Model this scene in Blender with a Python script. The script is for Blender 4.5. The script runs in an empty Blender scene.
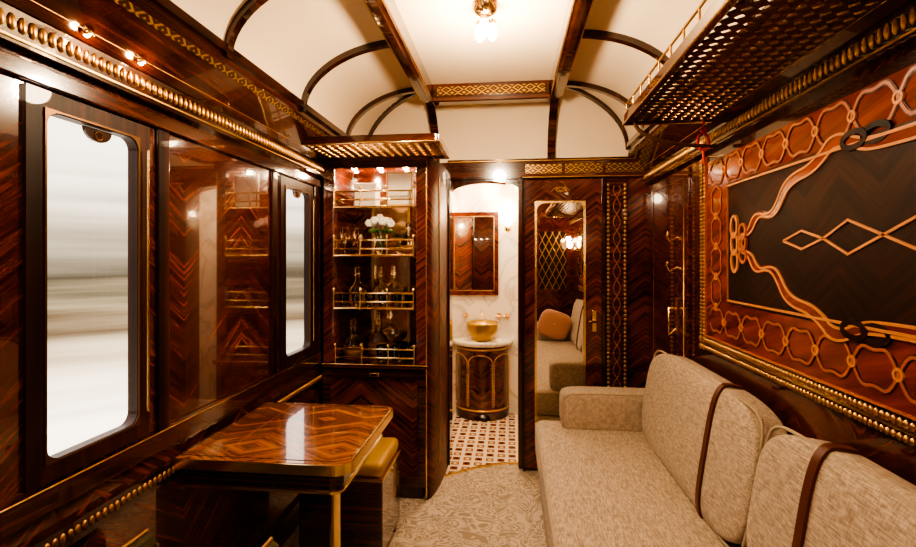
import bpy, math, random
from mathutils import Vector, Matrix
random.seed(4)
C = bpy.context.scene.collection
pi = math.pi

# ------------------------------------------------------------------ materials
def newmat(name):
    m = bpy.data.materials.new(name); m.use_nodes = True
    nt = m.node_tree; b = nt.nodes["Principled BSDF"]
    return m, nt, b
def N(nt, t, **kw):
    n = nt.nodes.new(t)
    for k, v in kw.items(): setattr(n, k, v)
    return n
def L(nt, a, b): nt.links.new(a, b)
def math_n(nt, op, a, b=None):
    n = N(nt, "ShaderNodeMath", operation=op)
    for i, v in enumerate([a, b]):
        if v is None: continue
        if isinstance(v, (int, float)): n.inputs[i].default_value = v
        else: L(nt, v, n.inputs[i])
    return n.outputs[0]
def ramp(nt, fac, stops):
    r = N(nt, "ShaderNodeValToRGB"); e = r.color_ramp.elements
    while len(e) < len(stops): e.new(0.5)
    for i, (p, c) in enumerate(stops):
        e[i].position = p; e[i].color = (*c, 1)
    L(nt, fac, r.inputs[0]); return r.outputs[0]
def simple(name, col, rough=.5, metal=0, **kw):
    m, nt, b = newmat(name)
    b.inputs["Base Color"].default_value = (*col, 1)
    b.inputs["Roughness"].default_value = rough
    b.inputs["Metallic"].default_value = metal
    for k, v in kw.items():
        s = b.inputs[k.replace("_", " ")]
        s.default_value = v
    return m
def veneer(name, u, v, w, cols, offs=0.0, vping=None, slope=.75, scale=46, rough=.16, coat=1.0, spec=.5, ior=1.5):
    m, nt, b = newmat(name)
    g = N(nt, "ShaderNodeNewGeometry"); s = N(nt, "ShaderNodeSeparateXYZ"); L(nt, g.outputs["Position"], s.inputs[0])
    U = math_n(nt, 'ADD', s.outputs["XYZ".index(u)], 10 + offs)
    V = s.outputs["XYZ".index(v)]
    if w: U = math_n(nt, 'PINGPONG', U, w)
    if vping: V = math_n(nt, 'PINGPONG', math_n(nt, 'ADD', V, 10), vping)
    a = math_n(nt, 'ADD', math_n(nt, 'MULTIPLY', U, slope), math_n(nt, 'MULTIPLY', V, 1))
    q = math_n(nt, 'SUBTRACT', math_n(nt, 'MULTIPLY', V, .05), math_n(nt, 'MULTIPLY', U, .04))
    c = N(nt, "ShaderNodeCombineXYZ"); L(nt, a, c.inputs[0]); L(nt, q, c.inputs[1])
    n = N(nt, "ShaderNodeTexNoise"); n.inputs["Scale"].default_value = scale; n.inputs["Detail"].default_value = 5
    n.inputs["Roughness"].default_value = .6; n.inputs["Distortion"].default_value = .12
    L(nt, c.outputs[0], n.inputs["Vector"])
    n2 = N(nt, "ShaderNodeTexNoise"); n2.inputs["Scale"].default_value = 2.6; n2.inputs["Detail"].default_value = 2
    L(nt, g.outputs["Position"], n2.inputs["Vector"])
    fac = math_n(nt, 'ADD', n.outputs["Fac"], math_n(nt, 'MULTIPLY', math_n(nt, 'SUBTRACT', n2.outputs["Fac"], .5), .28))
    col = ramp(nt, fac, [(.32, cols[0]), (.5, cols[1]), (.70, cols[2])])
    L(nt, col, b.inputs["Base Color"])
    b.inputs["Roughness"].default_value = rough
    b.inputs["Coat Weight"].default_value = coat
    b.inputs["Coat Roughness"].default_value = .02
    b.inputs["Coat IOR"].default_value = ior
    b.inputs["Specular IOR Level"].default_value = spec
    return m
RW = [(.016, .003, .002), (.092, .0155, .0065), (.25, .052, .018)]
DW = [(.008, .002, .0015), (.034, .0075, .004), (.085, .019, .008)]
TW = [(.11, .027, .008), (.31, .10, .033), (.54, .235, .09)]
M_wallL = veneer("veneer_chevron_left", 'Y', 'Z', .36, RW, offs=.32, ior=1.8)
M_wallR = veneer("veneer_chevron_right", 'Y', 'Z', .28, RW, offs=.13)
M_wallB = veneer("veneer_chevron_back", 'X', 'Z', .16, RW)
M_cab = veneer("veneer_cabinet", 'X', 'Z', .31, [(.022,.004,.002),(.125,.023,.009),(.29,.066,.022)], offs=.485-.31)
M_van = veneer("veneer_vanity", 'X', 'Z', .08, [(.02,.004,.002),(.09,.018,.007),(.22,.055,.02)], offs=.25)
M_dark = veneer("mahogany_dark", 'X', 'Y', None, DW, scale=30)
M_frame = veneer("window_frame_wood", 'X', 'Y', None, DW, scale=30, rough=.45, coat=.15, spec=.3)
M_rail = veneer("mahogany_rail", 'Y', 'Z', None, [(.014,.004,.003),(.060,.013,.006),(.14,.036,.014)], slope=.05, scale=60)
M_table = veneer("table_veneer", 'X', 'Y', .155, TW, offs=.2, vping=.305, slope=.6, scale=30, rough=.2)
M_red = veneer("marquetry_red", 'Y', 'Z', None, [(.10,.014,.005),(.21,.030,.009),(.33,.062,.018)], slope=.3, scale=20, coat=.2)
M_field = veneer("marquetry_field", 'Y', 'Z', .15, [(.006,.002,.0015),(.022,.006,.004),(.055,.015,.008)], scale=30, rough=.45, coat=.0, spec=.25)
M_orange = simple("marquetry_inlay", (.62, .25, .085), .35)
M_rose = simple("marquetry_rose", (.30, .075, .03), .35)
M_soft = simple("marquetry_soft", (.43, .125, .045), .35)
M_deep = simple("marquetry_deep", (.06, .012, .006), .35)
M_brass = simple("brass", (.94, .68, .35), .22, 1)
M_gold = simple("antique_gold", (.64, .38, .15), .33, 1)
M_bronze = simple("dark_bronze", (.16, .075, .03), .35, .7)
M_chrome = simple("mirror_silver", (.92, .88, .82), .01, 1)
M_cream = simple("ceiling_cream", (.84, .685, .50), .6)
M_white = simple("white_card", (.9, .87, .8), .6)
M_petal = simple("white_petal", (.95, .93, .86), .7)
M_leaf = simple("leaf_green", (.07, .13, .03), .6)
M_leather = simple("brown_leather", (.10, .024, .012), .4)
M_must = simple("mustard_leather", (.50, .29, .06), .45)
M_pink = simple("pink_silk", (.50, .24, .15), .45, Sheen_Weight=.5)
M_redp = simple("red_cord", (.6, .03, .015), .5)
M_pipe = simple("sofa_piping", (.42, .33, .235), .7)
M_shade = simple("lamp_glass", (1, .85, .6), .4, Emission_Color=(1, .70, .36, 1), Emission_Strength=12)
M_glass = simple("crystal", (1, .95, .85), .02, Transmission_Weight=1.0)
M_liq = simple("amber_liquor", (.8, .38, .07), .05, Transmission_Weight=.5)
M_goldbowl = simple("gold_bowl", (.62, .42, .12), .3, .9)
M_alcove = simple("antique_mirror", (.82, .66, .46), .12, 1)

def pane_mat():
    m, nt, b = newmat("window_pane"); nt.nodes.remove(b)
    o = nt.nodes["Material Output"]
    t = N(nt, "ShaderNodeBsdfTransparent"); g = N(nt, "ShaderNodeBsdfGlossy"); g.inputs["Roughness"].default_value = .02
    x = N(nt, "ShaderNodeMixShader"); x.inputs[0].default_value=.05; L(nt, t.outputs[0], x.inputs[1]); L(nt, g.outputs[0], x.inputs[2])
    L(nt, x.outputs[0], o.inputs[0]); return m
M_pane = pane_mat()
def fabric(name, c1, c2, sc=160, bump=.5):
    m, nt, b = newmat(name)
    tc = N(nt, "ShaderNodeTexCoord")
    outs = []
    for d in ((1, .12, 1), (.2, 1, .2)):
        mp = N(nt, "ShaderNodeMapping"); mp.inputs["Scale"].default_value = d
        L(nt, tc.outputs["Object"], mp.inputs[0])
        n = N(nt, "ShaderNodeTexNoise"); n.inputs["Scale"].default_value = sc; n.inputs["Detail"].default_value = 1
        L(nt, mp.outputs[0], n.inputs["Vector"]); outs.append(n.outputs["Fac"])
    s = math_n(nt, 'ADD', math_n(nt, 'MULTIPLY', outs[0], .65), math_n(nt, 'MULTIPLY', outs[1], .35))
    L(nt, ramp(nt, s, [(.34, c1), (.66, c2)]), b.inputs["Base Color"])
    bp = N(nt, "ShaderNodeBump"); bp.inputs["Strength"].default_value = bump; bp.inputs["Distance"].default_value = .002
    L(nt, s, bp.inputs["Height"]); L(nt, bp.outputs[0], b.inputs["Normal"])
    b.inputs["Roughness"].default_value = .85
    b.inputs["Sheen Weight"].default_value = .1
    return m
M_sofa = fabric("woven_beige", (.28, .21, .15), (.60, .49, .375), 260, .3)
M_chairfab = fabric("dark_brocade", (.01, .012, .008), (.10, .075, .03), 60)
def carpet():
    m, nt, b = newmat("carpet_floral")
    g = N(nt, "ShaderNodeNewGeometry")
    lt=(.60,.50,.40); dk=(.36,.29,.22)
    n = N(nt, "ShaderNodeTexNoise"); n.inputs["Scale"].default_value = 5.5; n.inputs["Detail"].default_value = 1.0; n.inputs["Distortion"].default_value = 3.2
    L(nt, g.outputs["Position"], n.inputs["Vector"])
    c = ramp(nt, n.outputs["Fac"], [(.36, lt), (.38, dk), (.42, dk), (.44, lt),(.49, lt),(.51, dk), (.56, dk), (.58, lt),(.64,lt),(.66,dk)])
    L(nt, c, b.inputs["Base Color"]); b.inputs["Roughness"].default_value = .95
    return m
M_carpet = carpet()
def marble():
    m, nt, b = newmat("white_marble")
    g = N(nt, "ShaderNodeNewGeometry")
    n = N(nt, "ShaderNodeTexNoise"); n.inputs["Scale"].default_value = 2.2; n.inputs["Detail"].default_value = 8; n.inputs["Distortion"].default_value = 1.2
    L(nt, g.outputs["Position"], n.inputs["Vector"])
    L(nt, ramp(nt, n.outputs["Fac"], [(.45, (.84, .77, .67)), (.50, (.62, .54, .44)), (.53, (.82, .75, .65)), (.7, (.90, .85, .77))]), b.inputs["Base Color"])
    b.inputs["Roughness"].default_value = .15
    return m
M_marble = marble()
def tiles():
    m, nt, b = newmat("mosaic_tiles")
    g = N(nt, "ShaderNodeNewGeometry"); mp = N(nt, "ShaderNodeMapping"); mp.inputs["Rotation"].default_value = (0, 0, pi/4)
    L(nt, g.outputs["Position"], mp.inputs[0])
    s = N(nt, "ShaderNodeSeparateXYZ"); L(nt, mp.outputs[0], s.inputs[0])
    a = .055
    X = math_n(nt, 'PINGPONG', math_n(nt, 'ADD', s.outputs[0], 10), a); Y = math_n(nt, 'PINGPONG', math_n(nt, 'ADD', s.outputs[1], 10), a)
    star = math_n(nt, 'ADD', X, Y)
    r1 = ramp(nt, math_n(nt, 'DIVIDE', star, 2*a), [(.0, (.05, .012, .008)), (.16, (.30, .08, .035)), (.32, (.80, .71, .58)), (.66, (.20, .05, .022)), (.72, (.50, .27, .13)),(.88,(.82,.74,.62))])
    r1.node.color_ramp.interpolation = 'CONSTANT'
    L(nt, r1, b.inputs["Base Color"]); b.inputs["Roughness"].default_value = .25
    return m
M_tiles = tiles()
def inlay(name, u, w=.035):
    m, nt, b = newmat(name)
    g = N(nt, "ShaderNodeNewGeometry"); s = N(nt, "ShaderNodeSeparateXYZ"); L(nt, g.outputs["Position"], s.inputs[0])
    U = math_n(nt, 'PINGPONG', math_n(nt, 'ADD', s.outputs["XYZ".index(u)], 10), w)
    V = math_n(nt, 'PINGPONG', math_n(nt, 'ADD', s.outputs[2], 10), .018)
    d = math_n(nt, 'SINE', math_n(nt, 'MULTIPLY', math_n(nt, 'ADD', math_n(nt, 'MULTIPLY', U, 90), math_n(nt, 'MULTIPLY', V, 150)), 2.4))
    c = ramp(nt, d, [(.0, (.09, .035, .012)), (.6, (.50, .30, .105))])
    L(nt, c, b.inputs["Base Color"]); b.inputs["Roughness"].default_value = .3; b.inputs["Metallic"].default_value = .5
    return m
M_inlX = inlay("gold_inlay_x", 'X'); M_inlY = inlay("gold_inlay_y", 'Y')

# ------------------------------------------------------------------ geometry helpers
def empty(name):
    e = bpy.data.objects.new(name, None); C.objects.link(e); return e
def mesh(name, vs, fs, mat, parent=None, smooth=False, bevel=0, seg=2, solid=0):
    me = bpy.data.meshes.new(name); me.from_pydata([tuple(v) for v in vs], [], fs); me.update()
    import bmesh
    bm = bmesh.new(); bm.from_mesh(me); bmesh.ops.recalc_face_normals(bm, faces=bm.faces); bm.to_mesh(me); bm.free()
    o = bpy.data.objects.new(name, me); C.objects.link(o); me.materials.append(mat)
    if smooth:
        for p in me.polygons: p.use_smooth = True
    if solid:
        md = o.modifiers.new("s", 'SOLIDIFY'); md.thickness = solid; md.offset = 0
    if bevel:
        md = o.modifiers.new("b", 'BEVEL'); md.width = bevel; md.segments = seg; md.limit_method = 'ANGLE'
        if seg > 2:
            for p in me.polygons: p.use_smooth = True
    if parent: o.parent = parent
    return o
BF = [(0,1,3,2),(4,6,7,5),(0,4,5,1),(2,3,7,6),(0,2,6,4),(1,5,7,3)]
def boxes(name, lst, mat, parent=None, bevel=0, seg=2):
    vs, fs = [], []
    for (x0,x1,y0,y1,z0,z1) in lst:
        k = len(vs)
        for x in (x0,x1):
            for y in (y0,y1):
                for z in (z0,z1): vs.append((x,y,z))
        fs += [tuple(i+k for i in f) for f in BF]
    return mesh(name, vs, fs, mat, parent, bevel=bevel, seg=seg)
def box(name, x0,x1,y0,y1,z0,z1, mat, parent=None, bevel=0, seg=2):
    return boxes(name, [(x0,x1,y0,y1,z0,z1)], mat, parent, bevel, seg)
def sweep(name, pts, side, w, d, mat, parent=None, closed=False):
    pts = [Vector(p) for p in pts]; side = Vector(side).normalized(); vs=[]; fs=[]; n=len(pts)
    for i,p in enumerate(pts):
        if closed: t = pts[(i+1)%n]-pts[i-1]
        else: t = pts[min(i+1,n-1)]-pts[max(i-1,0)]
        nn = side.cross(t).normalized()
        for a,b in ((1,1),(1,-1),(-1,-1),(-1,1)): vs.append(p+side*(a*w/2)+nn*(b*d/2))
    m = n if closed else n-1
    for i in range(m):
        j=(i+1)%n
        for k in range(4): fs.append((i*4+k,i*4+(k+1)%4,j*4+(k+1)%4,j*4+k))
    if not closed: fs += [(0,1,2,3),tuple((n-1)*4+k for k in (3,2,1,0))]
    return mesh(name, vs, fs, mat, parent)
def tube(name, paths, r, mat, parent=None, cyc=False):
    cu = bpy.data.curves.new(name,'CURVE'); cu.dimensions='3D'; cu.bevel_depth=r; cu.bevel_resolution=3; cu.use_fill_caps=True
    if not isinstance(paths[0][0],(tuple,list,Vector)): paths=[paths]
    for p in paths:
        s=cu.splines.new('POLY'); s.points.add(len(p)-1); s.use_cyclic_u=cyc
        for i,q in enumerate(p): s.points[i].co=(*q,1)
    o=bpy.data.objects.new(name,cu); C.objects.link(o); cu.materials.append(mat)
    if parent: o.parent=parent
    return o
def lathe(name, prof, loc, mat, parent=None, n=24, a0=0, a1=2*pi, axis=None):
    vs=[];fs=[]; full = abs(a1-a0-2*pi)<1e-4; m = n if full else n+1
    for (r,z) in prof:
        for i in range(m):
            a=a0+(a1-a0)*i/n; vs.append((max(r,1e-4)*math.cos(a),max(r,1e-4)*math.sin(a),z))
    for j in range(len(prof)-1):
        for i in range(n):
            k=(i+1)%m
            fs.append((j*m+i,j*m+k,(j+1)*m+k,(j+1)*m+i))
    R = axis if axis else Matrix.Identity(3)
    vs=[R@Vector(v)+Vector(loc) for v in vs]
    return mesh(name,vs,fs,mat,parent,smooth=True)
def superell(name, c, s, mat, parent=None, e1=.35, e2=.35, rot=None, n=28):
    vs=[];fs=[]
    f=lambda w,e: math.copysign(abs(w)**e,w)
    R = rot if rot else Matrix.Identity(3)
    for j in range(n+1):
        p=-pi/2+pi*j/n
        for i in range(2*n):
            t=2*pi*i/(2*n)
            v=Vector((s[0]*f(math.cos(p),e1)*f(math.cos(t),e2), s[1]*f(math.cos(p),e1)*f(math.sin(t),e2), s[2]*f(math.sin(p),e1)))
            vs.append(R@v+Vector(c))
    for j in range(n):
        for i in range(2*n):
            k=(i+1)%(2*n); fs.append((j*2*n+i,j*2*n+k,(j+1)*2*n+k,(j+1)*2*n+i))
    return mesh(name,vs,fs,mat,parent,smooth=True)
def beads(name, p0, p1, n, s, mat, parent=None):
    p0,p1=Vector(p0),Vector(p1); vs=[];fs=[]
    A,B=8,5
    for q in range(n):
        c=p0.lerp(p1,(q+.5)/n); k=len(vs)
        for j in range(B+1):
            ph=-pi/2+pi*j/B
            for i in range(A):
                t=2*pi*i/A; vs.append(c+Vector((s[0]*math.cos(ph)*math.cos(t),s[1]*math.cos(ph)*math.sin(t),s[2]*math.sin(ph))))
        for j in range(B):
            for i in range(A):
                fs.append((k+j*A+i,k+j*A+(i+1)%A,k+(j+1)*A+(i+1)%A,k+(j+1)*A+i))
    me=bpy.data.meshes.new(name); me.from_pydata([tuple(v) for v in vs],[],fs); me.update()
    for p in me.polygons: p.use_smooth=True
    o=bpy.data.objects.new(name,me); C.objects.link(o); me.materials.append(mat)
    if parent:o.parent=parent
    return o
def rframe(name, o, u, v, W, H, b, r, th, mat, parent=None, seg=6):
    o,u,v=Vector(o),Vector(u),Vector(v); nrm=u.cross(v).normalized()
    inn=[];out=[]
    for (cx,cy,a0,ox,oy) in ((W-r,r,-pi/2,W+b,-b),(W-r,H-r,0,W+b,H+b),(r,H-r,pi/2,-b,H+b),(r,r,pi,-b,-b)):
        for i in range(seg+1):
            a=a0+pi/2*i/seg; inn.append((cx+r*math.cos(a),cy+r*math.sin(a)))
            out.append((ox,oy))
    n=len(inn); vs=[];fs=[]
    for k in (0,1):
        for L_ in (inn,out):
            for (a,c) in L_: vs.append(o+u*a+v*c+nrm*(k*th))
    for i in range(n):
        j=(i+1)%n
        fs.append((i,j,n+j,n+i)); fs.append((2*n+i,3*n+i,3*n+j,2*n+j))
        fs.append((i,2*n+i,2*n+j,j)); 
        if (Vector(out[i])-Vector(out[j])).length>1e-6: fs.append((n+i,n+j,3*n+j,3*n+i))
    return mesh(name,vs,fs,mat,parent)
def perforated(name,x0,x1,y0,y1,z,cell,mat,parent=None,th=.006):
    nx=max(1,round((x1-x0)/cell)); ny=max(1,round((y1-y0)/cell)); cx=(x1-x0)/nx; cy=(y1-y0)/ny
    vs=[];fs=[]
    for i in range(nx):
        for j in range(ny):
            X=x0+(i+.5)*cx; Y=y0+(j+.5)*cy; k=len(vs)
            for q in range(8):
                a=q*pi/4; ca,sa=math.cos(a),math.sin(a); m=max(abs(ca),abs(sa))
                rr=.44 if q%2==0 else .35
                vs.append((X+cx*rr*ca,Y+cy*rr*sa,z)); vs.append((X+cx/2*ca/m,Y+cy/2*sa/m,z))
            for q in range(8):
                p=(q+1)%8; fs.append((k+2*q,k+2*q+1,k+2*p+1,k+2*p))
    return mesh(name,vs,fs,mat,parent,solid=th)

XL,XR,YB,YR = -1.13,.90,3.25,-.8
TW_=.03
# ------------------------------------------------------------------ shell
box("floor",XL-.08,XR+.08,YR-.1,YB+.1,-.06,0,M_carpet)
holes=[(-.45,.25),(1.02,1.37),(2.27,2.62)]; zb,zt=.88,1.80  # first opening is added out of view, lets in daylight as rear fill
L_=[(XL-TW_,XL,YR,YB,0,zb),(XL-TW_,XL,YR,YB,zt,2.2)]
y=YR
for a,b in holes: L_.append((XL-TW_,XL,y,a,zb,zt)); y=b
L_.append((XL-TW_,XL,y,YB,zb,zt))
boxes("wall_left",L_,M_wallL)
box("wall_right",XR,XR+.08,YR,YB,0,2.2,M_wallR)
box("wall_rear",XL-.08,XR+.08,YR-.08,YR,0,2.6,M_wallB)
boxes("wall_back",[(XL-.08,-.42,YB,YB+.1,0,2.6),(.075,XR+.08,YB,YB+.1,0,2.6),(-.42,.075,YB,YB+.1,1.96,2.6)],M_wallB)
vs=[];fs=[];n=16
for i in range(n+1):
    t=i/n; x=-.42+.495*t; zz=1.85+.08*math.sqrt(max(0,1-(2*t-1)**2))
    for yy in (YB-.01,YB+.1): vs+= [(x,yy,zz),(x,yy,1.97)]
for i in range(n):
    a=4*i;b=a+4; fs+=[(a,b,b+1,a+1),(a+2,a+3,b+3,b+2),(a,a+2,b+2,b),(a+1,b+1,b+3,a+3)]
mesh("trim_1",vs,fs,M_dark)
def H(x,y):
    t=min((x+1.0)/.5,(.77-x)/.5); t=max(0,min(1,t)); zs=2.13+.31*math.sqrt(max(0,1-(1-t)**2))
    if y>2.85:
        s=min(1,(y-2.85)/.4); zs=min(zs,2.06+.38*math.sqrt(max(0,1-s*s)))
    return zs
xs=[-1.0+.5*(1-math.cos(pi/2*i/16)) for i in range(17)]; xs+=[-.3,-.115,.07]; xs+=[.77-.5*(1-math.cos(pi/2*i/16)) for i in range(16,-1,-1)]
ys=[YR,0,.95,1.6,2.2]+[2.85+.4*math.sin(pi/2*i/18) for i in range(19)]
vs=[(x,y,H(x,y)) for x in xs for y in ys]; ny=len(ys)
fs=[(i*ny+j,(i+1)*ny+j,(i+1)*ny+j+1,i*ny+j+1) for i in range(len(xs)-1) for j in range(ny-1)]
mesh("ceiling",vs,fs,M_cream,smooth=True)
for nm,xa,xb in (("trim_2",XL,-1.0),("trim_3",XR,.77)):
    s=1 if xa<xb else -1
    vs=[(xa-.03*s,YR,1.97),(xa-.03*s,YB,1.97),(xa+.035*s,YB,1.97),(xa+.035*s,YR,1.97),(xb,YR,2.10),(xb,YB,2.10),(xb,YB,2.16),(xb,YR,2.16),(xa-.03*s,YR,2.2),(xa-.03*s,YB,2.2)]
    fs=[(0,1,2,3),(3,2,5,4),(4,5,6,7),(7,6,9,8),(8,9,1,0)]
    e=empty(nm); mesh("cornice_body",vs,fs,M_rail,e)
    sweep("cornice_top_mould",[(xb+.004*s,YR,2.145),(xb+.004*s,YB,2.145)],(0,0,1),.03,.025,M_dark,e)
    sweep("inlay",[(xb-.016*s,YR,2.085),(xb-.016*s,YB,2.085)],(s*.6,0,.8),.022,.014,M_inlY,e)
    sweep("line_mid",[(xa+.05*s,YR,1.995),(xa+.05*s,YB,1.995)],(0,0,1),.005,.006,M_gold,e)
    box("lower_band",min(xa,xa+.03*s),max(xa,xa+.03*s),YR,YB,1.89,1.97,M_dark,e)
    beads("scallops",(xa+.031*s,YR,1.935),(xa+.031*s,YB,1.935),170,(.007,.0095,.020),M_gold,e)
    sweep("line",[(xa+.031*s,YR,1.902),(xa+.031*s,YB,1.902)],(0,0,1),.005,.006,M_gold,e)
e=empty("trim_4")
for k,yy in enumerate((.3,.95,1.6,2.22,2.85)):
    for sgn in (0,1):
        pts=[]
        for i in range(17):
            x=-1.0+.5*(1-math.cos(pi/2*i/16)); x=x if sgn==0 else -.23-x
            pts.append((x,yy,H(x,yy)-.012))
        sweep("rib",pts,(0,1,0),.034,.03,M_dark,e)
for x in (-.5,.27):
    box("beam",x-.04,x+.04,YR,2.85,2.355,2.46,M_rail,e,bevel=.008)
    box("beam_bead",x-.012,x+.012,YR,2.85,2.345,2.356,M_dark,e)
    for q in (-.034,.034): box("beam_gilt_line",x+q-.002,x+q+.002,YR,2.84,2.3525,2.356,M_gold,e)
    pts=[(x,2.85+.39*math.sin(pi/2*i/12),2.05+.36*math.cos(pi/2*i/12)) for i in range(13)]
    sweep("beam_curve",pts,(1,0,0),.05,.03,M_rail,e)
for yy in (.45,2.85):
    box("crossbeam",-.46,.23,yy-.035,yy+.035,2.335,2.46,M_rail,e,bevel=.006)
    box("crossbeam_inlay",-.43,.20,yy-.042,yy-.034,2.37,2.42,M_inlX,e)
for sg in (0,1):
    pts=[]
    for i in range(13):
        x=-1.0+.5*(1-math.cos(pi/2*i/12)); y=2.85+.4*math.sqrt(max(0,1-((H(x,0)-2.06)/.38)**2)) if H(x,0)<2.44 else 2.85
        pts.append((x if sg==0 else -.23-x,min(y,3.24),H(x,0)-.01))
    sweep("groin_rib",pts,(.6,.8,0) if sg==0 else (-.6,.8,0),.026,.026,M_dark,e)
e=empty("trim_5")
box("frieze",-.42,XR,YB-.03,YB,1.94,2.07,M_rail,e)
boxes("frieze_inlay",[(.10,.34,YB-.036,YB-.029,1.97,2.03),(.36,.60,YB-.036,YB-.029,1.97,2.03),(.62,.86,YB-.036,YB-.029,1.97,2.03)],M_inlX,e)
tube("frieze_brass",[(-.42,YB-.035,2.055),(XR,YB-.035,2.055)],.005,M_gold,e)
tube("frieze_brass_low",[(.08,YB-.035,1.945),(XR,YB-.035,1.945)],.005,M_gold,e)
e=empty("trim_6")
box("dado_rail",XL,XL+.02,YR,2.74,.68,.735,M_dark,e)
beads("dado_scallops",(XL+.020,YR,.708),(XL+.020,2.74,.708),170,(.006,.009,.014),M_gold,e)
box("window_rail",XL,XL+.018,YR,2.74,.79,.85,M_rail,e,bevel=.004)
box("head_rail",XL,XL+.018,YR,2.74,1.825,1.87,M_rail,e,bevel=.004)
for a in (.9,1.45,2.19,2.69):
    box("stile",XL,XL+.012,a-.025,a+.025,.85,1.825,M_frame,e,bevel=.004)
tube("brass_line",[(XL+.019,YR,.852),(XL+.019,2.74,.852)],.0025,M_gold,e)
box("baseboard_left",XL,XL+.02,YR,2.74,0,.12,M_dark)
box("baseboard_right",XR-.02,XR,YR,.5,0,.12,M_dark)

for i,(a,b) in enumerate(holes):  # the first window is the added, unseen one for rear fill
    w=empty("window_%d"%(i+1)); m=.032
    rframe("frame",(XL-.022,a+m,zb+m),(0,1,0),(0,0,1),b-a-2*m,zt-zb-2*m,.05,.035,.032,M_frame,w)
    rframe("bronze_bead",(XL+.004,a+m-.002,zb+m-.002),(0,1,0),(0,0,1),b-a-2*m+.004,zt-zb-2*m+.004,.005,.035,.010,M_bronze,w)
    box("pane",XL-.020,XL-.016,a,b,zb,zt,M_pane,w)
    tube("side_rod",[(XL+.025,b-.008,zb+.06),(XL+.025,b-.008,zt-.06)],.004,M_brass,w)
    c=(a+b)/2+.02
    pts=[(XL-.012,c+.045*math.cos(t*pi/10),zt-m-.003-.035*math.sin(t*pi/10)) for t in range(11)]
    mesh("blind_tab",[(p[0]+dx,p[1],p[2]) for dx in (0,.008) for p in pts],[tuple(range(11)),tuple(range(21,10,-1))]+[(k,k+1,k+12,k+11) for k in range(10)],M_dark,w)
    tube("blind_ring",[(XL-.004,c+.012*math.cos(t*pi/6),zt-m-.02+.012*math.sin(t*pi/6)) for t in range(12)],.003,M_bronze,w,cyc=True)

for yy in (1.12,1.30):
    w=empty("cornice_spotlight")
    lathe("ring",[(.010,-.006),(.016,-.004),(.016,.006),(.010,.008)],(XL+.052,yy,1.985),M_brass,w)
    superell("bulb",(XL+.052,yy,1.983),(.008,.008,.008),M_shade,w,1,1,n=6)
    l=bpy.data.lights.new("spot",'POINT'); l.energy=.6; l.color=(1,.55,.22); l.shadow_soft_size=.01
    lo=bpy.data.objects.new("bulb_light",l); lo.location=(XL+.075,yy,1.965); C.objects.link(lo); lo.parent=w

# ------------------------------------------------------------------ bathroom
bx0,bx1,by=-.85,.40,4.36
boxes("wall_bathroom",[(bx0-.05,bx1+.05,by,by+.05,0,2.3),(bx0-.05,bx0,YB+.1,by,0,2.3),(bx1,bx1+.05,YB+.1,by,0,2.3)],M_marble)
box("ceiling_bathroom",bx0-.05,bx1+.05,YB+.1,by+.05,2.25,2.3,M_cream)
box("floor_bathroom_base",bx0-.05,bx1+.05,YB+.1,by+.05,-.06,0,M_tiles)
edge=[(-.415+.485*i/12, 3.07+.24*math.sin(pi/2*i/12)) for i in range(13)]
poly=[(x,y) for x,y in edge]+[(.07,YB+.1),(bx1,YB+.1),(bx1,by),(bx0,by),(bx0,YB+.1),(-.415,YB+.1)]
mesh("floor_bathroom",[(x,y,.006) for x,y in poly],[tuple(range(len(poly)))],M_tiles)
sweep("trim_7",[(x,y,.006) for x,y in edge],(0,0,1),.014,.012,M_brass)
v=empty("washbasin_vanity"); cx,cy=-.25,by
for nm,prof,mt in (("body",[(.235,.06),(.235,.64)],M_van),("plinth",[(.24,.006),(.24,.07),(.235,.07)],M_dark),("marble_top",[(.0,.685),(.27,.685),(.275,.67),(.27,.645),(.22,.64)],M_marble)):
    lathe(nm,prof,(cx,cy-.001,0),mt,v,n=28,a0=pi,a1=2*pi)
for k in range(3):
    a0=pi+.12+k*(pi-.24)/3; a1=a0+(pi-.24)/3-.05
    pts=[(a0,.12)]+[(a0,.5)]+[((a0+a1)/2-(a1-a0)/2*math.cos(pi*i/8),.5+.07*math.sin(pi*i/8)) for i in range(9)]+[(a1,.12)]
    tube("arch_inlay",[(cx+.238*math.cos(a),cy+.238*math.sin(a),z) for a,z in pts],.005,M_gold,v)
    for q in (0,1):
        aa=a0+.02 if q==0 else a1-.02
        bd=[]
        for t in range(14): bd.append((cx+.238*math.cos(aa),cy+.238*math.sin(aa),.13+t*.028))
        beads("bead_column",bd[0],bd[-1],14,(.006,.006,.008),M_gold,v)
for zz in (.09,.615):
    tube("brass_band",[(cx+.238*math.cos(pi+pi*i/24),cy+.238*math.sin(pi+pi*i/24),zz) for i in range(25)],.008,M_gold,v)
bw=empty("gold_basin_bowl")
lathe("bowl",[(.0,.689),(.07,.689),(.085,.70),(.125,.76),(.138,.83),(.138,.85),(.128,.85),(.115,.77),(.07,.72),(0,.71)],(cx+.01,by-.15,0),M_goldbowl,bw)
tp=empty("basin_taps")
tube("spout",[(cx,by,.93),(cx,by-.06,.93),(cx,by-.10,.915),(cx,by-.11,.89)],.009,M_brass,tp)
for dx in (-.15,.15,.22):
    tube("valve",[(cx+dx,by,.89),(cx+dx,by-.05,.89)],.010,M_brass,tp)
    tube("cross",[[(cx+dx-.028,by-.05,.89),(cx+dx+.028,by-.05,.89)],[(cx+dx,by-.05,.862),(cx+dx,by-.05,.918)]],.005,M_brass,tp)
    lathe("rosette",[(0,.0),(.022,.0),(.022,.006)],(cx+dx,by-.004,.89),M_brass,tp,axis=Matrix.Rotation(pi/2,3,'X'))
mm=empty("bathroom_mirror")
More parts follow.
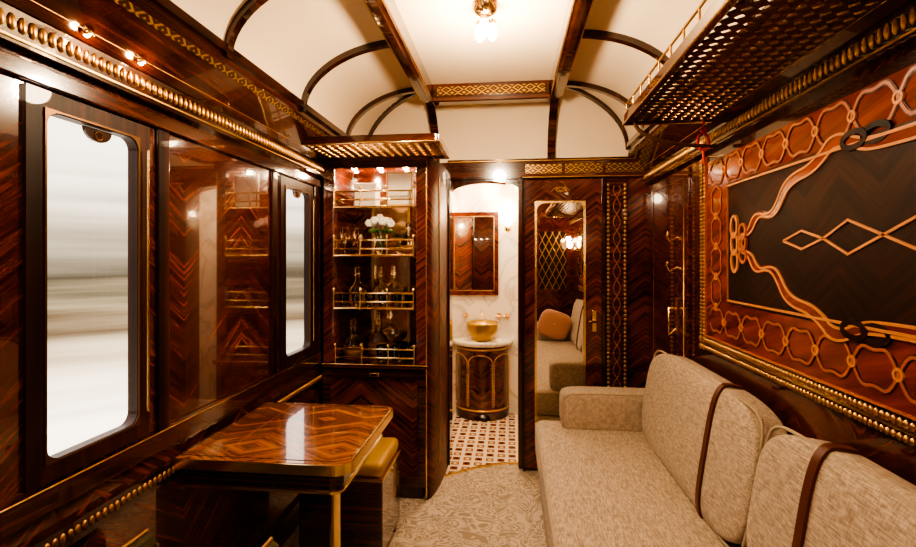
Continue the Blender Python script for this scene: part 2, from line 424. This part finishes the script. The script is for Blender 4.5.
rframe("wood_frame",(-.505,by,1.115),(1,0,0),(0,0,1),.36,.67,.04,.006,.03,M_cab,mm)
rframe("gilt_edge",(-.502,by-.012,1.118),(1,0,0),(0,0,1),.354,.664,.008,.004,.022,M_gold,mm)
box("mirror_glass",-.505,-.145,by-.012,by-.004,1.115,1.785,M_chrome,mm)
def sconce(name,x,y,z,nx,ny,power):
    s=empty(name)
    P=Vector((nx,ny,0)).to_track_quat('Z','Y').to_matrix()
    lathe("backplate",[(0,.012),(.02,.012),(.032,.004),(.034,0)],(x,y,z-.05),M_brass,s,axis=P)
    tube("arm",[(x,y,z-.05),(x+nx*.05,y+ny*.05,z-.065),(x+nx*.07,y+ny*.07,z-.045),(x+nx*.07,y+ny*.07,z-.03)],.005,M_brass,s)
    lathe("shade",[(.012,-.035),(.030,-.02),(.042,.01),(.038,.035),(.046,.06)],(x+nx*.07,y+ny*.07,z),M_shade,s)
    l=bpy.data.lights.new("glow",'POINT'); l.energy=power; l.color=(1,.7,.4); l.shadow_soft_size=.03
    o=bpy.data.objects.new("glow",l); o.location=(x+nx*.09,y+ny*.09,z+.10); C.objects.link(o); o.parent=s
sconce("wall_sconce",-.02,by,1.73,0,-1,5)
sconce("wall_sconce.001",-.64,by,1.73,0,-1,5)
cl=empty("bathroom_ceiling_light")
lathe("dome",[(0,2.19),(.06,2.20),(.09,2.235),(.09,2.25)],(-.2,3.9,0),M_shade,cl)
lathe("ring",[(.09,2.23),(.105,2.235),(.105,2.25)],(-.2,3.9,0),M_brass,cl)
l=bpy.data.lights.new("bath_lamp",'POINT'); l.energy=18; l.color=(1,.84,.64); l.shadow_soft_size=.09
o=bpy.data.objects.new("bath_lamp",l); o.location=(-.2,3.85,2.08); C.objects.link(o); o.parent=cl

# ------------------------------------------------------------------ doors
d=empty("door_1")
boxes("jambs",[(-.425,-.405,YB-.03,YB+.12,0.006,1.95),(.055,.085,YB-.03,YB+.12,0.006,1.95)],M_dark,d,bevel=.004)
tube("brass_edge",[(.054,YB-.03,.02),(.054,YB-.03,1.88)],.003,M_brass,d)
d=empty("door_2")
box("leaf",.09,.60,YB-.045,YB-.001,.015,1.925,M_wallB,d,bevel=.004)
rframe("gilt_mirror_frame",(.175,YB-.045,.30),(1,0,0),(0,0,1),.30,1.47,.014,.05,.014,M_brass,d)
box("mirror_glass",.172,.478,YB-.052,YB-.046,.297,1.773,M_chrome,d)
tube("lever",[(.545,YB-.045,1.0),(.545,YB-.09,1.0),(.50,YB-.095,1.0)],.008,M_brass,d)
box("lever_plate",.53,.56,YB-.052,YB-.044,.93,1.07,M_brass,d,bevel=.003)
tube("crest",[[(.33+.03*math.cos(t*pi/6),YB-.05,1.86+.014*math.sin(t*pi/6)) for t in range(13)],[(.27,YB-.05,1.85),(.30,YB-.05,1.875),(.33,YB-.05,1.85),(.36,YB-.05,1.875),(.39,YB-.05,1.85)]],.003,M_gold,d)
boxes("stile_edges",[(.085,.10,YB-.055,YB-.001,0,1.935),(.59,.615,YB-.055,YB-.001,0,1.935)],M_dark,d,bevel=.004)
e=empty("trim_8")
box("pilaster",.62,.76,YB-.03,YB-.001,0,1.935,M_rail,e,bevel=.004)
for x in (.637,.743): beads("pearl_column",(x,YB-.033,.2),(x,YB-.033,1.9),62,(.011,.006,.011),M_gold,e)
tube("twist",[[(.69+.022*math.sin(t*.5),YB-.034,.2+t*.017) for t in range(100)],[(.69-.022*math.sin(t*.5),YB-.034,.2+t*.017) for t in range(100)]],.0035,M_rose,e)
d=empty("door_3")
box("leaf",XR-.012,XR,2.52,3.16,.02,1.87,M_wallR,d,bevel=.003)
tube("brass_line",[(XR-.013,2.58,.2),(XR-.013,2.58,1.82),(XR-.013,3.10,1.82),(XR-.013,3.10,.2)],.002,M_gold,d)
box("handle_plate",XR-.02,XR-.011,2.66,2.70,1.0,1.2,M_brass,d,bevel=.003)
tube("handle",[(XR-.02,2.68,1.14),(XR-.055,2.68,1.14),(XR-.055,2.68,1.0),(XR-.02,2.68,1.03)],.007,M_brass,d)
for zz in (1.36,1.52):
    tube("coat_hook",[(XR-.01,2.68,zz),(XR-.05,2.68,zz-.02),(XR-.065,2.68,zz+.01),(XR-.06,2.68,zz+.03)],.006,M_brass,d)

# ------------------------------------------------------------------ marquetry panel
mp=empty("marquetry_wall_panel"); x0=XR-.012; Y0,Y1,Z0,Z1=.05,2.36,.985,1.868
box("backing",XR-.012,XR,Y0,Y1,Z0,Z1,M_dark,mp)
def wstrip(name,pts,w,mat,lift=.004,closed=False):
    sweep(name,[(x0-lift/2,a,b) for a,b in pts],(1,0,0),lift,w,mat,mp,closed)
fw=.075
boxes("red_border",[(x0-.003,x0,Y0+fw,Y1-fw,Z0+fw,Z1-.03)],M_red,mp)
IY0,IY1,IZ0,IZ1=.30,2.07,1.225,1.715
box("dark_field",x0-.006,x0-.002,IY0,IY1,IZ0,IZ1,M_field,mp)
wstrip("field_line",[(IY0+.012,IZ0+.012),(IY1-.012,IZ0+.012),(IY1-.012,IZ1-.012),(IY0+.012,IZ1-.012)],.008,M_orange,.012,True)
for z_,nm in ((Z0+.018,"a"),(Z0+.052,"b")):
    beads("pearls_"+nm,(x0-.004,Y0,z_),(x0-.004,Y1,z_),130,(.007,.0080,.011),M_gold,mp)
for y_,nm in ((Y1-.018,"c"),(Y1-.052,"d")):
    beads("pearls_"+nm,(x0-.004,y_,Z0),(x0-.004,y_,Z1),52,(.007,.010,.0075),M_gold,mp)
wstrip("frame_line",[(Y0,Z0+.035),(Y1-.035,Z0+.035),(Y1-.035,Z1)],.004,M_gold,.010)
wstrip("frame_line2",[(Y0,Z0+.073),(Y1-.073,Z0+.073),(Y1-.073,Z1)],.006,M_soft,.010)
def ogee(c0,c1,amp,per,vert,base,sg,ph=0):
    out=[];n=int((c1-c0)/per*24)
    for i in range(n+1):
        t=c0+(c1-c0)*i/n; th=2*pi*(t-c0)/per+ph; w=math.sin(th)+.22*math.sin(3*th)
        o_=base+sg*amp*w; out.append((o_,t) if vert else (t,o_))
    return out
def trellis(nm,c0,c1,amp,per,vert,base):
    for sg in (1,-1):
        P=ogee(c0,c1,amp,per,vert,base,sg)
        wstrip(nm+"_outline",P,.015,M_deep,.0045 if sg>0 else .0050)  # dark inlay outline, part of the marquetry pattern
        wstrip(nm,P,.008,M_soft,.0060 if sg>0 else .0066)
    # small crossing rosettes
    k=0
    while c0+k*per/2<c1-.02:
        c=c0+k*per/2; q=(base,c) if vert else (c,base)
        wstrip(nm+"_rosette",[(q[0]+.013*math.cos(t*pi/4),q[1]+.013*math.sin(t*pi/4)) for t in range(8)],.007,M_orange,.008,True)
        k+=1
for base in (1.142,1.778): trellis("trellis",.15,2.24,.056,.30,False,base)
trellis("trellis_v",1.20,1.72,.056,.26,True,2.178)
cyM,czM=1.16,1.465
half=[(.80,0),(.775,.03),(.74,.035),(.71,.05),(.685,.085),(.65,.10),(.60,.09),(.555,.095),(.52,.13),(.49,.17),(.44,.195),(.36,.205),(.30,.235),(.27,.26),(.22,.262),(.17,.24),(.12,.225),(0,.222)]
def smooth(pts,it=2):
    for _ in range(it):
        q=[pts[0]]
        for a,b in zip(pts,pts[1:]): q+= [(a[0]*.75+b[0]*.25,a[1]*.75+b[1]*.25),(a[0]*.25+b[0]*.75,a[1]*.25+b[1]*.75)]
        pts=q+[pts[-1]]
    return pts
h=smooth(half)
loop=[(a,b) for a,b in h]+[(-a,b) for a,b in h[::-1]]+[(-a,-b) for a,b in h]+[(a,-b) for a,b in h[::-1]]
cl=[]
for p in loop:
    if not cl or (Vector(p)-Vector(cl[-1])).length>1e-4: cl.append(p)
if (Vector(cl[0])-Vector(cl[-1])).length<1e-4: cl.pop()
P=[(cyM+a,czM+b) for a,b in cl]
wstrip("medallion_band",P,.028,M_red,.009,True)
wstrip("medallion_line_out",[(cyM+a*1.022,czM+b*1.065) for a,b in cl],.0075,M_orange,.011,True)
wstrip("medallion_line_in",[(cyM+a*.978,czM+b*.935) for a,b in cl],.0075,M_orange,.011,True)
for sg in (1,-1):
    zz=[(cyM+.50,czM),(cyM+.40,czM+sg*.028),(cyM+.30,czM),(cyM+.20,czM-sg*.045),(cyM+.08,czM),(cyM-.04,czM+sg*.045),(cyM-.16,czM),(cyM-.4,czM-sg*.035)]
    wstrip("diamond_line",zz,.007,M_orange,.010)
for k in range(3):
    c_=(1.995,1.397+k*.068); wstrip("chain_link",[(c_[0]+.026*math.cos(t*pi/10),c_[1]+.041*math.sin(t*pi/10)) for t in range(20)],.012,M_orange,.013+.001*k,True)
for k in range(3):
    wstrip("chain_small",[(1.925+.024*math.cos(t*pi/8),1.42+k*.045+.028*math.sin(t*pi/8)) for t in range(16)],.010,M_soft,.014+.001*k,True)
for yy in (1.30,1.02):
    for zz in (IZ0-.0,IZ1+.0):
        for q in (-1,1):
            wstrip("clasp",[(yy+q*.036+.042*math.cos(t*pi/10),zz+.020*math.sin(t*pi/10)) for t in range(20)],.015,M_field,.012+.001*q,True)
# ------------------------------------------------------------------ luggage racks
def rack(name,x0,x1,y0,y1,z,gallery,metal,cell):
    r=empty(name)
    perforated("fret",x0,x1,y0,y1,z,cell,metal,r)
    boxes("rails",[(x0-.012,x0+.012,y0,y1,z-.012,z+.03),(x1-.012,x1+.012,y0,y1,z-.012,z+.03),(x0,x1,y1-.012,y1+.012,z-.012,z+.03),(x0,x1,y0-.012,y0+.012,z-.012,z+.03)],M_rail,r,bevel=.004)
    tube("brass_edge",[(x0-.012,y0-.012,z-.010),(x0-.012,y1+.012,z-.010),(x1+.012,y1+.012,z-.010),(x1+.012,y0-.012,z-.010)],.005,M_brass,r,cyc=True)
    if gallery:
        tube("brass_gallery",[(x0,y0,z+.075),(x0,y1,z+.075),(x1,y1,z+.075),(x1,y0,z+.075)],.005,M_gold,r)
        posts=[];n=int((y1-y0)/.12)+1
        for i in range(n+1):
            yy=y0+(y1-y0)*i/n
            posts.append([(x0,yy,z+.02),(x0,yy,z+.075)])
        n=int((x1-x0)/.1)+1
        for i in range(n+1):
            xx=x0+(x1-x0)*i/n
            posts.append([(xx,y1,z+.02),(xx,y1,z+.075)])
        tube("posts",posts,.0035,M_gold,r)
    return r
r=rack("luggage_rack",.50,XR-.015,-.5,2.14,2.0,True,M_bronze,.038)
for yy in (.8,2.1):
    pts=[(XR-.045-.33*math.sin(pi/2*i/10)*1.0,yy,1.875+.11*(1-math.cos(pi/2*i/10))) for i in range(11)]
    tube("scroll_bracket",pts,.008,M_bronze,r)
rp=empty("red_pull_cord")
tube("cord",[(.80,2.10,1.985),(.80,2.10,1.93)],.004,M_redp,rp)
tube("loop",[(.80+.022*math.cos(t*pi/8),2.10,1.895+.035*math.sin(t*pi/8)) for t in range(16)],.006,M_redp,rp,cyc=True)
superell("knot",(.80,2.10,1.94),(.012,.012,.014),M_redp,rp,1,1,n=8)
tube("tail",[(.80,2.10,1.862),(.803,2.10,1.80)],.005,M_redp,rp)

# ------------------------------------------------------------------ bar cabinet
cb=empty("bar_cabinet"); fx0,fx1,fy=-1.105,-.485,2.75
box("lower_body",fx0,fx1,fy,3.2,.08,.765,M_cab,cb,bevel=.004)
box("plinth",fx0+.02,fx1-.02,fy+.02,3.2,0,.08,M_dark,cb)
boxes("door_frame",[(fx0,fx1,fy-.012,fy,.70,.765),(fx0,fx1,fy-.012,fy,.08,.14),(fx0,fx0+.05,fy-.012,fy,.14,.70),(fx1-.05,fx1,fy-.012,fy,.14,.70)],M_rail,cb,bevel=.003)
box("counter",fx0,fx1+.01,fy-.03,3.2,.765,.79,M_rail,cb,bevel=.006)
tube("counter_brass",[(fx0,fy-.031,.789),(fx1+.01,fy-.031,.789)],.003,M_brass,cb)
box("brass_pull",-.82,-.76,fy-.02,fy-.008,.715,.74,M_brass,cb,bevel=.004)
box("pull_slot",-.805,-.775,fy-.022,fy-.018,.722,.733,M_dark,cb)
boxes("uprights",[(fx0,-1.035,fy,3.2,.79,2.0),(-.545,fx1,fy,3.2,.79,2.0)],M_cab,cb,bevel=.004)
box("back_panel",-1.035,-.545,3.12,3.2,.79,2.0,M_cab,cb)
rframe("alcove_arch",(-.90,3.118,.84),(1,0,0),(0,0,1),.23,.96,.014,.10,.012,M_gold,cb)
box("alcove_mirror",-.90,-.67,3.114,3.1195,.84,1.79,M_alcove,cb)
box("head_box",fx0,fx1,fy,3.2,1.945,2.0,M_cab,cb,bevel=.004)
box("head_mould",fx0,fx1+.01,fy-.02,fy,1.935,2.0,M_rail,cb,bevel=.004)
for xx in (-.95,-.79,-.63):
    lathe("puck_lamp",[(0,1.940),(.012,1.940),(.014,1.946)],(xx,2.90,0),M_shade,cb,n=12)
    l=bpy.data.lights.new("puck",'POINT'); l.energy=2.6; l.color=(1,.75,.45); l.shadow_soft_size=.02
    o=bpy.data.objects.new("puck",l); o.location=(xx,2.86,1.925); C.objects.link(o); o.parent=cb
pr=[]
for i in range(13):
    a=pi/2*i/12; pr.append((-.485+.065*math.sin(a), 3.22-.46*math.cos(a)))
vs=[(x,y,z) for z in (0,2.0) for x,y in pr]+[(-.485,3.22,0),(-.485,3.22,2.0)]
n=13
fs=[(i,i+1,n+i+1,n+i) for i in range(12)]+[tuple(range(13))+(26,),tuple(range(25,12,-1))+(27,)]
mesh("curved_end",vs,fs,veneer("veneer_column",'Y','Z',.12,RW,rough=.4,coat=.15,spec=.3),cb,smooth=False)
tube("end_brass",[(-.484,2.752,.02),(-.484,2.752,1.98)],.004,M_brass,cb)
tube("end_inlay",[(-.432,2.93,.15),(-.432,2.93,1.9)],.003,M_gold,cb)
shz=[1.12,1.43,1.715]
for z_ in shz+[.79]:
    if z_!=.79:
        box("glass_shelf",-1.035,-.55,2.74,3.11,z_-.008,z_,M_glass,cb)
        tube("shelf_edge",[(-1.03,2.738,z_-.004),(-.555,2.738,z_-.004)],.006,M_brass,cb)
    y_=2.725 if z_!=.79 else 2.745
    rails=[]
    for h_ in (.035,.085): rails.append([(-1.03,3.05 if z_!=.79 else 2.9,z_+h_),(-1.03,y_,z_+h_),(-.555,y_,z_+h_)])
    for xx in (-1.03,-.87,-.71,-.555): rails.append([(xx,y_,z_-.012),(xx,y_,z_+.10)])
    rails.append([(-1.03,y_,z_-.005),(-.555,y_,z_-.005)])
    tube("brass_gallery",rails,.0055,M_brass,cb)
    for xx in (-1.03,-.87,-.71,-.555): superell("finial",(xx,y_,z_+.106),(.010,.010,.012),M_brass,cb,1,1,n=6)
r2=rack("luggage_rack.001",-1.08,-.37,2.40,2.80,2.01,False,M_gold,.048)
def glassware(name,kind,x,y,z,s=1.0,liq=False):
    e=empty(name)
    if kind=='decanter':
        p=[(0,.002),(.045,.002),(.052,.02),(.054,.06),(.045,.095),(.018,.125),(.014,.16),(.022,.175)]
        lathe("body",[(r*s,h*s) for r,h in p],(x,y,z),M_glass,e,n=16)
        if liq: lathe("liquor",[(0,.008*s),(.04*s,.008*s),(.047*s,.03*s),(.048*s,.06*s),(0,.062*s)],(x,y,z),M_liq,e,n=16)
        superell("stopper",(x,y,z+.195*s),(.018*s,.018*s,.024*s),M_glass,e,1,1,n=6)
    elif kind=='tumbler':
        lathe("body",[(0,.002),(.027*s,.002),(.033*s,.085*s),(.030*s,.085*s),(.025*s,.015),(0,.014)],(x,y,z),M_glass,e,n=14)
    elif kind=='wine':
        lathe("body",[(.028*s,.002),(.004*s,.008),(.004*s,.07*s),(.025*s,.095*s),(.033*s,.13*s),(.027*s,.17*s)],(x,y,z),M_glass,e,n=14)
glassware("crystal_decanter",'decanter',-.96,2.87,.79,1.15,True)
glassware("crystal_decanter",'decanter',-.83,2.98,.79,1.3,True)
for x,y in [(-.76,2.81),(-.67,2.81),(-.59,2.81),(-.67,2.93),(-.59,2.93)]: glassware("tumbler",'tumbler',x,y,.79,1.15)
glassware("crystal_decanter",'decanter',-.95,2.92,1.12,1.1,True)
glassware("crystal_decanter",'decanter',-.81,2.96,1.12,1.1,True)
for x,y in [(-.99,2.79),(-.91,2.79),(-.83,2.79),(-.75,2.79),(-.67,2.79),(-.59,2.79),(-.69,2.89),(-.60,2.89)]: glassware("tumbler",'tumbler',x,y,1.12,.95)
for x,y in [(-.99,2.80),(-.93,2.87),(-.99,2.95)]: glassware("wine_glass",'wine',x,y,1.43,1.0)
glassware("crystal_decanter",'decanter',-.62,2.88,1.43,.9,True)
vv=empty("flower_vase")
lathe("vase",[(0,.002),(.03,.002),(.035,.03),(.025,.08),(.035,.11)],(-.78,2.84,1.43),M_glass,vv,n=16)
for i in range(15):
    a=i*2.4; rr=.062*math.sqrt(i/15); hz=1.650-rr*.6+random.random()*.012
    px,py=-.78+rr*math.cos(a)*1.25,2.83+rr*math.sin(a)
    for k in range(6):
        b=k*2*pi/6; superell("petal",(px+.012*math.cos(b),py-.006,hz+.011*math.sin(b)),(.013,.009,.013),M_petal,vv,1,1,n=5)
for i in range(12):
    a=i*.52; tube("stem",[(-.78,2.84,1.45),(-.78+.045*math.cos(a),2.84+.03*math.sin(a),1.57)],.002,M_leaf,vv)
    superell("leaf",(-.78+.055*math.cos(a),2.84+.035*math.sin(a),1.575),(.024,.008,.014),M_leaf,vv,1,1,rot=Matrix.Rotation(a,3,'Z'),n=5)
bk=empty("white_menu_box")
box("box",-.93,-.80,2.80,2.90,1.717,1.86,M_white,bk,bevel=.004)
box("lid",-.935,-.795,2.795,2.905,1.83,1.857,M_white,bk,bevel=.003)
bk=empty("framed_card")
box("card",-.73,-.57,2.78,2.80,1.717,1.92,M_white,bk,bevel=.002); rframe("edge",(-.72,2.779,1.727),(1,0,0),(0,0,1),.14,.183,.006,.004,.004,M_brass,bk)

# ------------------------------------------------------------------ table
tb=empty("fold_down_table"); tx=XL+.032
def rrect(x0,x1,y0,y1,r):
    pts=[]
    for (cx_,cy_,a0,f) in ((x1-r,y0+r,-pi/2,1),(x1-r,y1-r,0,1),(x0,y1,0,0),(x0,y0,0,0)):
        if f: pts+=[(cx_+r*math.cos(a0+pi/2*i/8),cy_+r*math.sin(a0+pi/2*i/8)) for i in range(9)]
        else: pts.append((cx_,cy_))
    return pts
def slab(name,pts,z0,z1,mat,parent):
    n=len(pts); vs=[(x,y,z) for z in (z0,z1) for x,y in pts]
    return mesh(name,vs,[tuple(range(n)),tuple(range(2*n-1,n-1,-1))]+[(i,(i+1)%n,n+(i+1)%n,n+i) for i in range(n)],mat,parent)
tp_=rrect(tx,-.515,1.475,2.085,.05)
slab("top",tp_,.728,.752,M_table,tb)
slab("brass_rim",rrect(tx,-.506,1.466,2.094,.055),.718,.7505,M_brass,tb)
slab("apron",rrect(tx,-.55,1.51,2.05,.04),.645,.720,M_rail,tb)
slab("apron_brass",rrect(tx,-.545,1.505,2.055,.04),.640,.648,M_brass,tb)
tube("inlay_line",[(x*.985-.012 if x>-1 else x,1.78+(y-1.78)*.93,.7522) for x,y in tp_],.0016,M_dark,tb,cyc=True)
lathe("leg",[(.05,0),(.05,.01),(.022,.02),(.019,.04),(.019,.62),(.028,.63),(.028,.645)],(-.60,1.60,0),M_brass,tb)
st=empty("upholstered_stool")
box("body",-.97,-.575,2.12,2.47,.05,.40,M_rail,st,bevel=.008)
boxes("feet",[(-.96,-.92,2.13,2.17,0,.05),(-.63,-.59,2.13,2.17,0,.05),(-.96,-.92,2.42,2.46,0,.05),(-.63,-.59,2.42,2.46,0,.05)],M_dark,st)
box("brass_trim",-.973,-.572,2.117,2.473,.395,.408,M_brass,st)
box("seat",-.968,-.577,2.122,2.468,.408,.475,M_must,st,bevel=.025,seg=4)
# tub armchair
ac=empty("tub_armchair"); ax,ay=-.86,1.02
prof=[]
for i in range(25):
    a=pi+pi*i/24; prof.append((ax+.19*math.cos(a), ay+.19*math.sin(a)))
path=[(ax-.19,ay+.27)]+[(ax-.19,ay+.12)]+prof+[(ax+.19,ay+.12),(ax+.19,ay+.27)]
vs=[];fs=[]
for i,(px,py) in enumerate(path):
    t=Vector(path[min(i+1,len(path)-1)])-Vector(path[max(i-1,0)]); nn=Vector((t.y,-t.x)).normalized()
    back=max(0,min(1,(ay-py)/.19)); ht=.615+.10*back
    prf=[(-.03,.12),(-.03,ht-.04),(-.02,ht-.01),(0,ht),(.02,ht-.01),(.03,ht-.04),(.03,.12)]
    for o_,z_ in prf: vs.append((px+nn.x*o_,py+nn.y*o_,z_))
for i in range(len(path)-1):
    for k in range(6): fs.append((i*7+k,i*7+k+1,(i+1)*7+k+1,(i+1)*7+k))
    fs.append((i*7+6,i*7,(i+1)*7,(i+1)*7+6))
fs+=[tuple(range(7)),tuple((len(path)-1)*7+k for k in range(6,-1,-1))]
mesh("tub_back",vs,fs,M_chairfab,ac,smooth=False)
tube("brass_piping",[(px,py,.618+.10*max(0,min(1,(ay-py)/.19))) for px,py in path],.006,M_gold,ac)
superell("seat_cushion",(ax,ay+.06,.40),(.155,.22,.06),M_chairfab,ac,.4,.4,n=14)
box("seat_base",ax-.165,ax+.165,ay-.12,ay+.25,.14,.35,M_dark,ac,bevel=.01)
for dx in (-.17,.17):
    for dy in (-.05,.23): lathe("leg",[(.012,0),(.016,.05),(.02,.14)],(ax+dx,ay+dy,0),M_dark,ac,n=10)

# ------------------------------------------------------------------ sofa
sf=empty("long_sofa"); sx,sy0,sy1=.145,.55,2.90
box("base",sx+.025,XR-.035,sy0,sy1,.05,.27,M_sofa,sf,bevel=.015,seg=3)
boxes("feet",[(sx+.06,sx+.1,sy0+.05,sy0+.1,0,.05),(sx+.06,sx+.1,sy1-.1,sy1-.05,0,.05),(.8,.84,sy0+.05,sy0+.1,0,.05),(.8,.84,sy1-.1,sy1-.05,0,.05)],M_dark,sf)
box("seat_cushion",sx,.82,sy0+.02,sy1-.0,.27,.455,M_sofa,sf,bevel=.045,seg=6)
for z_ in (.29,.437):
    tube("piping",[(sx+.006,sy0+.05,z_),(sx+.006,sy1-.05,z_),(sx+.05,sy1-.006,z_),(.75,sy1-.004,z_)],.006,M_pipe,sf)
superell("arm_far",(.580,2.81,.55),(.295,.085,.112),M_sofa,sf,.3,.25,n=22)
def rim(cx_,cy_,cz_,hx,hz,e):
    f=lambda w: math.copysign(abs(w)**e,w)
    return [(cx_+hx*f(math.cos(t*pi/24)),cy_,cz_+hz*f(math.sin(t*pi/24))) for t in range(48)]
tube("arm_piping",rim(.580,2.735,.55,.285,.103,.3),.005,M_pipe,sf,cyc=True)
superell("arm_near",(.580,.66,.55),(.295,.085,.112),M_sofa,sf,.3,.25,n=22)
R=Matrix.Rotation(math.radians(9),3,'Y')
def backc(c,hy,strap):
    cc=(.782,c,.69); s=(.066,hy,.25)
    superell("back_cushion",cc,s,M_sofa,sf,.5,.16,rot=R,n=30)
    P=[]
    for t in range(64):
        a=t*2*pi/64; yy=hy*.985*math.copysign(abs(math.cos(a))**.16,math.cos(a)); zz=.236*math.copysign(abs(math.sin(a))**.3,math.sin(a))
        P.append(R@Vector((-.040,yy,zz))+Vector(cc))
    tube("back_piping",P,.005,M_pipe,sf,cyc=True)
    for y_ in strap:
        P=[]
        f=lambda w,e: math.copysign(abs(w)**e,w)
        for i in range(41):
            ph=-pi/2*.9+pi*.98*i/40
            P.append(R@Vector((-(s[0]+.004)*f(math.cos(ph),.5),0,(s[2]+.004)*f(math.sin(ph),.5)))+Vector((cc[0],y_,cc[2])))
        sweep("leather_strap",P,(0,1,0),.030,.008,M_leather,sf)
backc(2.125,.575,(1.86,)); backc(1.05,.495,(1.28,))
sf2=empty("throw_pillow")
superell("pillow",(.50,.84,.65),(.18,.05,.16),M_pink,sf2,.55,.5,rot=Matrix.Rotation(-.2,3,'X')@Matrix.Rotation(.35,3,'Y'),n=20)
superell("button",(.50,.893,.66),(.012,.008,.012),M_gold,sf2,1,1,n=6)

# ------------------------------------------------------------------ lamps
def ceil_lamp(name,y,power):
    e=empty(name); x=-.10
    lathe("canopy",[(0,2.395),(.02,2.395),(.045,2.41),(.05,2.43),(.055,2.44)],(x,y,0),M_brass,e)
    tube("stem",[(x,y,2.40),(x,y,2.375)],.008,M_brass,e)
    for q in range(3):
        a=q*2*pi/3+.4; px,py=x+.03*math.cos(a),y+.03*math.sin(a)
        lathe("cup",[(.004,2.385),(.016,2.378),(.018,2.36)],(px,py,0),M_brass,e,n=12)
        lathe("shade",[(.015,2.362),(.022,2.34),(.020,2.315),(.008,2.298),(0,2.296)],(px,py,0),M_shade,e,n=12)
    l=bpy.data.lights.new("lamp_light",'POINT'); l.energy=power; l.color=(1,.76,.49); l.shadow_soft_size=.06
    o=bpy.data.objects.new("lamp_light",l); o.location=(x,y,2.17); C.objects.link(o); o.parent=e
ceil_lamp("ceiling_lamp",1.95,36)
ceil_lamp("added_fill_lamp",.1,18)  # added unseen lamp overhead, fills the rear of the room
sconce("wall_sconce.002",XR,-.45,1.58,-1,0,5)
rp=empty("lattice_wall_mirror")
rframe("frame",(.42,YR+.03,.95),(1,0,0),(0,0,1),.40,.85,.04,.04,.03,M_cab,rp)
box("dark_glass",.42,.82,YR+.001,YR+.01,.95,1.80,simple("dark_glass",(.08,.05,.03),.05,.5),rp)
ln=[]
for k in range(-8,9):
    pa=[]
    for t in (0,1):
        pa.append((.62+k*.1+(t-.5)*.425,YR+.02,.95+t*.85))
    ln.append(pa); ln.append([(1.24-p[0],p[1],p[2]) for p in pa])
def clip(p,q,a,b):
    (x1,y1,z1),(x2,y2,z2)=p,q; dx=x2-x1
    ta,tb_=(a-x1)/dx,(b-x1)/dx
    t0,t1=max(0,min(ta,tb_)),min(1,max(ta,tb_))
    if t0>=t1: return None
    return [(x1+dx*t0,y1,z1+(z2-z1)*t0),(x1+dx*t1,y1,z1+(z2-z1)*t1)]
ln=[c for c in (clip(p[0],p[1],.42,.82) for p in ln) if c]
tube("lattice",ln,.005,M_gold,rp)

# ------------------------------------------------------------------ world : bright sky with motion-blurred country
w=bpy.data.worlds.new("World"); bpy.context.scene.world=w; w.use_nodes=True; nt=w.node_tree
bg=nt.nodes["Background"]; tc=N(nt,"ShaderNodeTexCoord"); s=N(nt,"ShaderNodeSeparateXYZ"); L(nt,tc.outputs["Generated"],s.inputs[0])
cmb=N(nt,"ShaderNodeCombineXYZ"); L(nt,math_n(nt,'MULTIPLY',s.outputs[2],14),cmb.inputs[0]); L(nt,math_n(nt,'MULTIPLY',s.outputs[1],.9),cmb.inputs[1])
n=N(nt,"ShaderNodeTexNoise"); n.inputs["Scale"].default_value=2; n.inputs["Detail"].default_value=5; L(nt,cmb.outputs[0],n.inputs["Vector"])
el=math_n(nt,'ADD',s.outputs[2],math_n(nt,'MULTIPLY',math_n(nt,'SUBTRACT',n.outputs["Fac"],.5),.16))
el=math_n(nt,'ADD',el,.5)
col=ramp(nt,el,[(0,(.75,.66,.54)),(.24,(.90,.78,.62)),(.33,(.50,.39,.26)),(.39,(.10,.065,.035)),(.42,(.24,.18,.11)),(.455,(.06,.047,.03)),(.50,(.18,.145,.10)),(.56,(.36,.30,.22)),(.66,(.72,.63,.50)),(1,(.97,.91,.84))])
L(nt,col,bg.inputs[0]); bg.inputs[1].default_value=2.6

cam=bpy.data.cameras.new("camera"); co=bpy.data.objects.new("camera",cam); C.objects.link(co)
co.location=(0,0,1.41); co.rotation_euler=(pi/2,0,math.radians(6.2)); cam.sensor_width=36; cam.lens=36*480/916; cam.shift_y=-15.5/916; cam.clip_start=.03
bpy.context.scene.camera=co
vs_=bpy.context.scene.view_settings
vs_.view_transform='AgX'; vs_.look='AgX - High Contrast'; vs_.exposure=.4
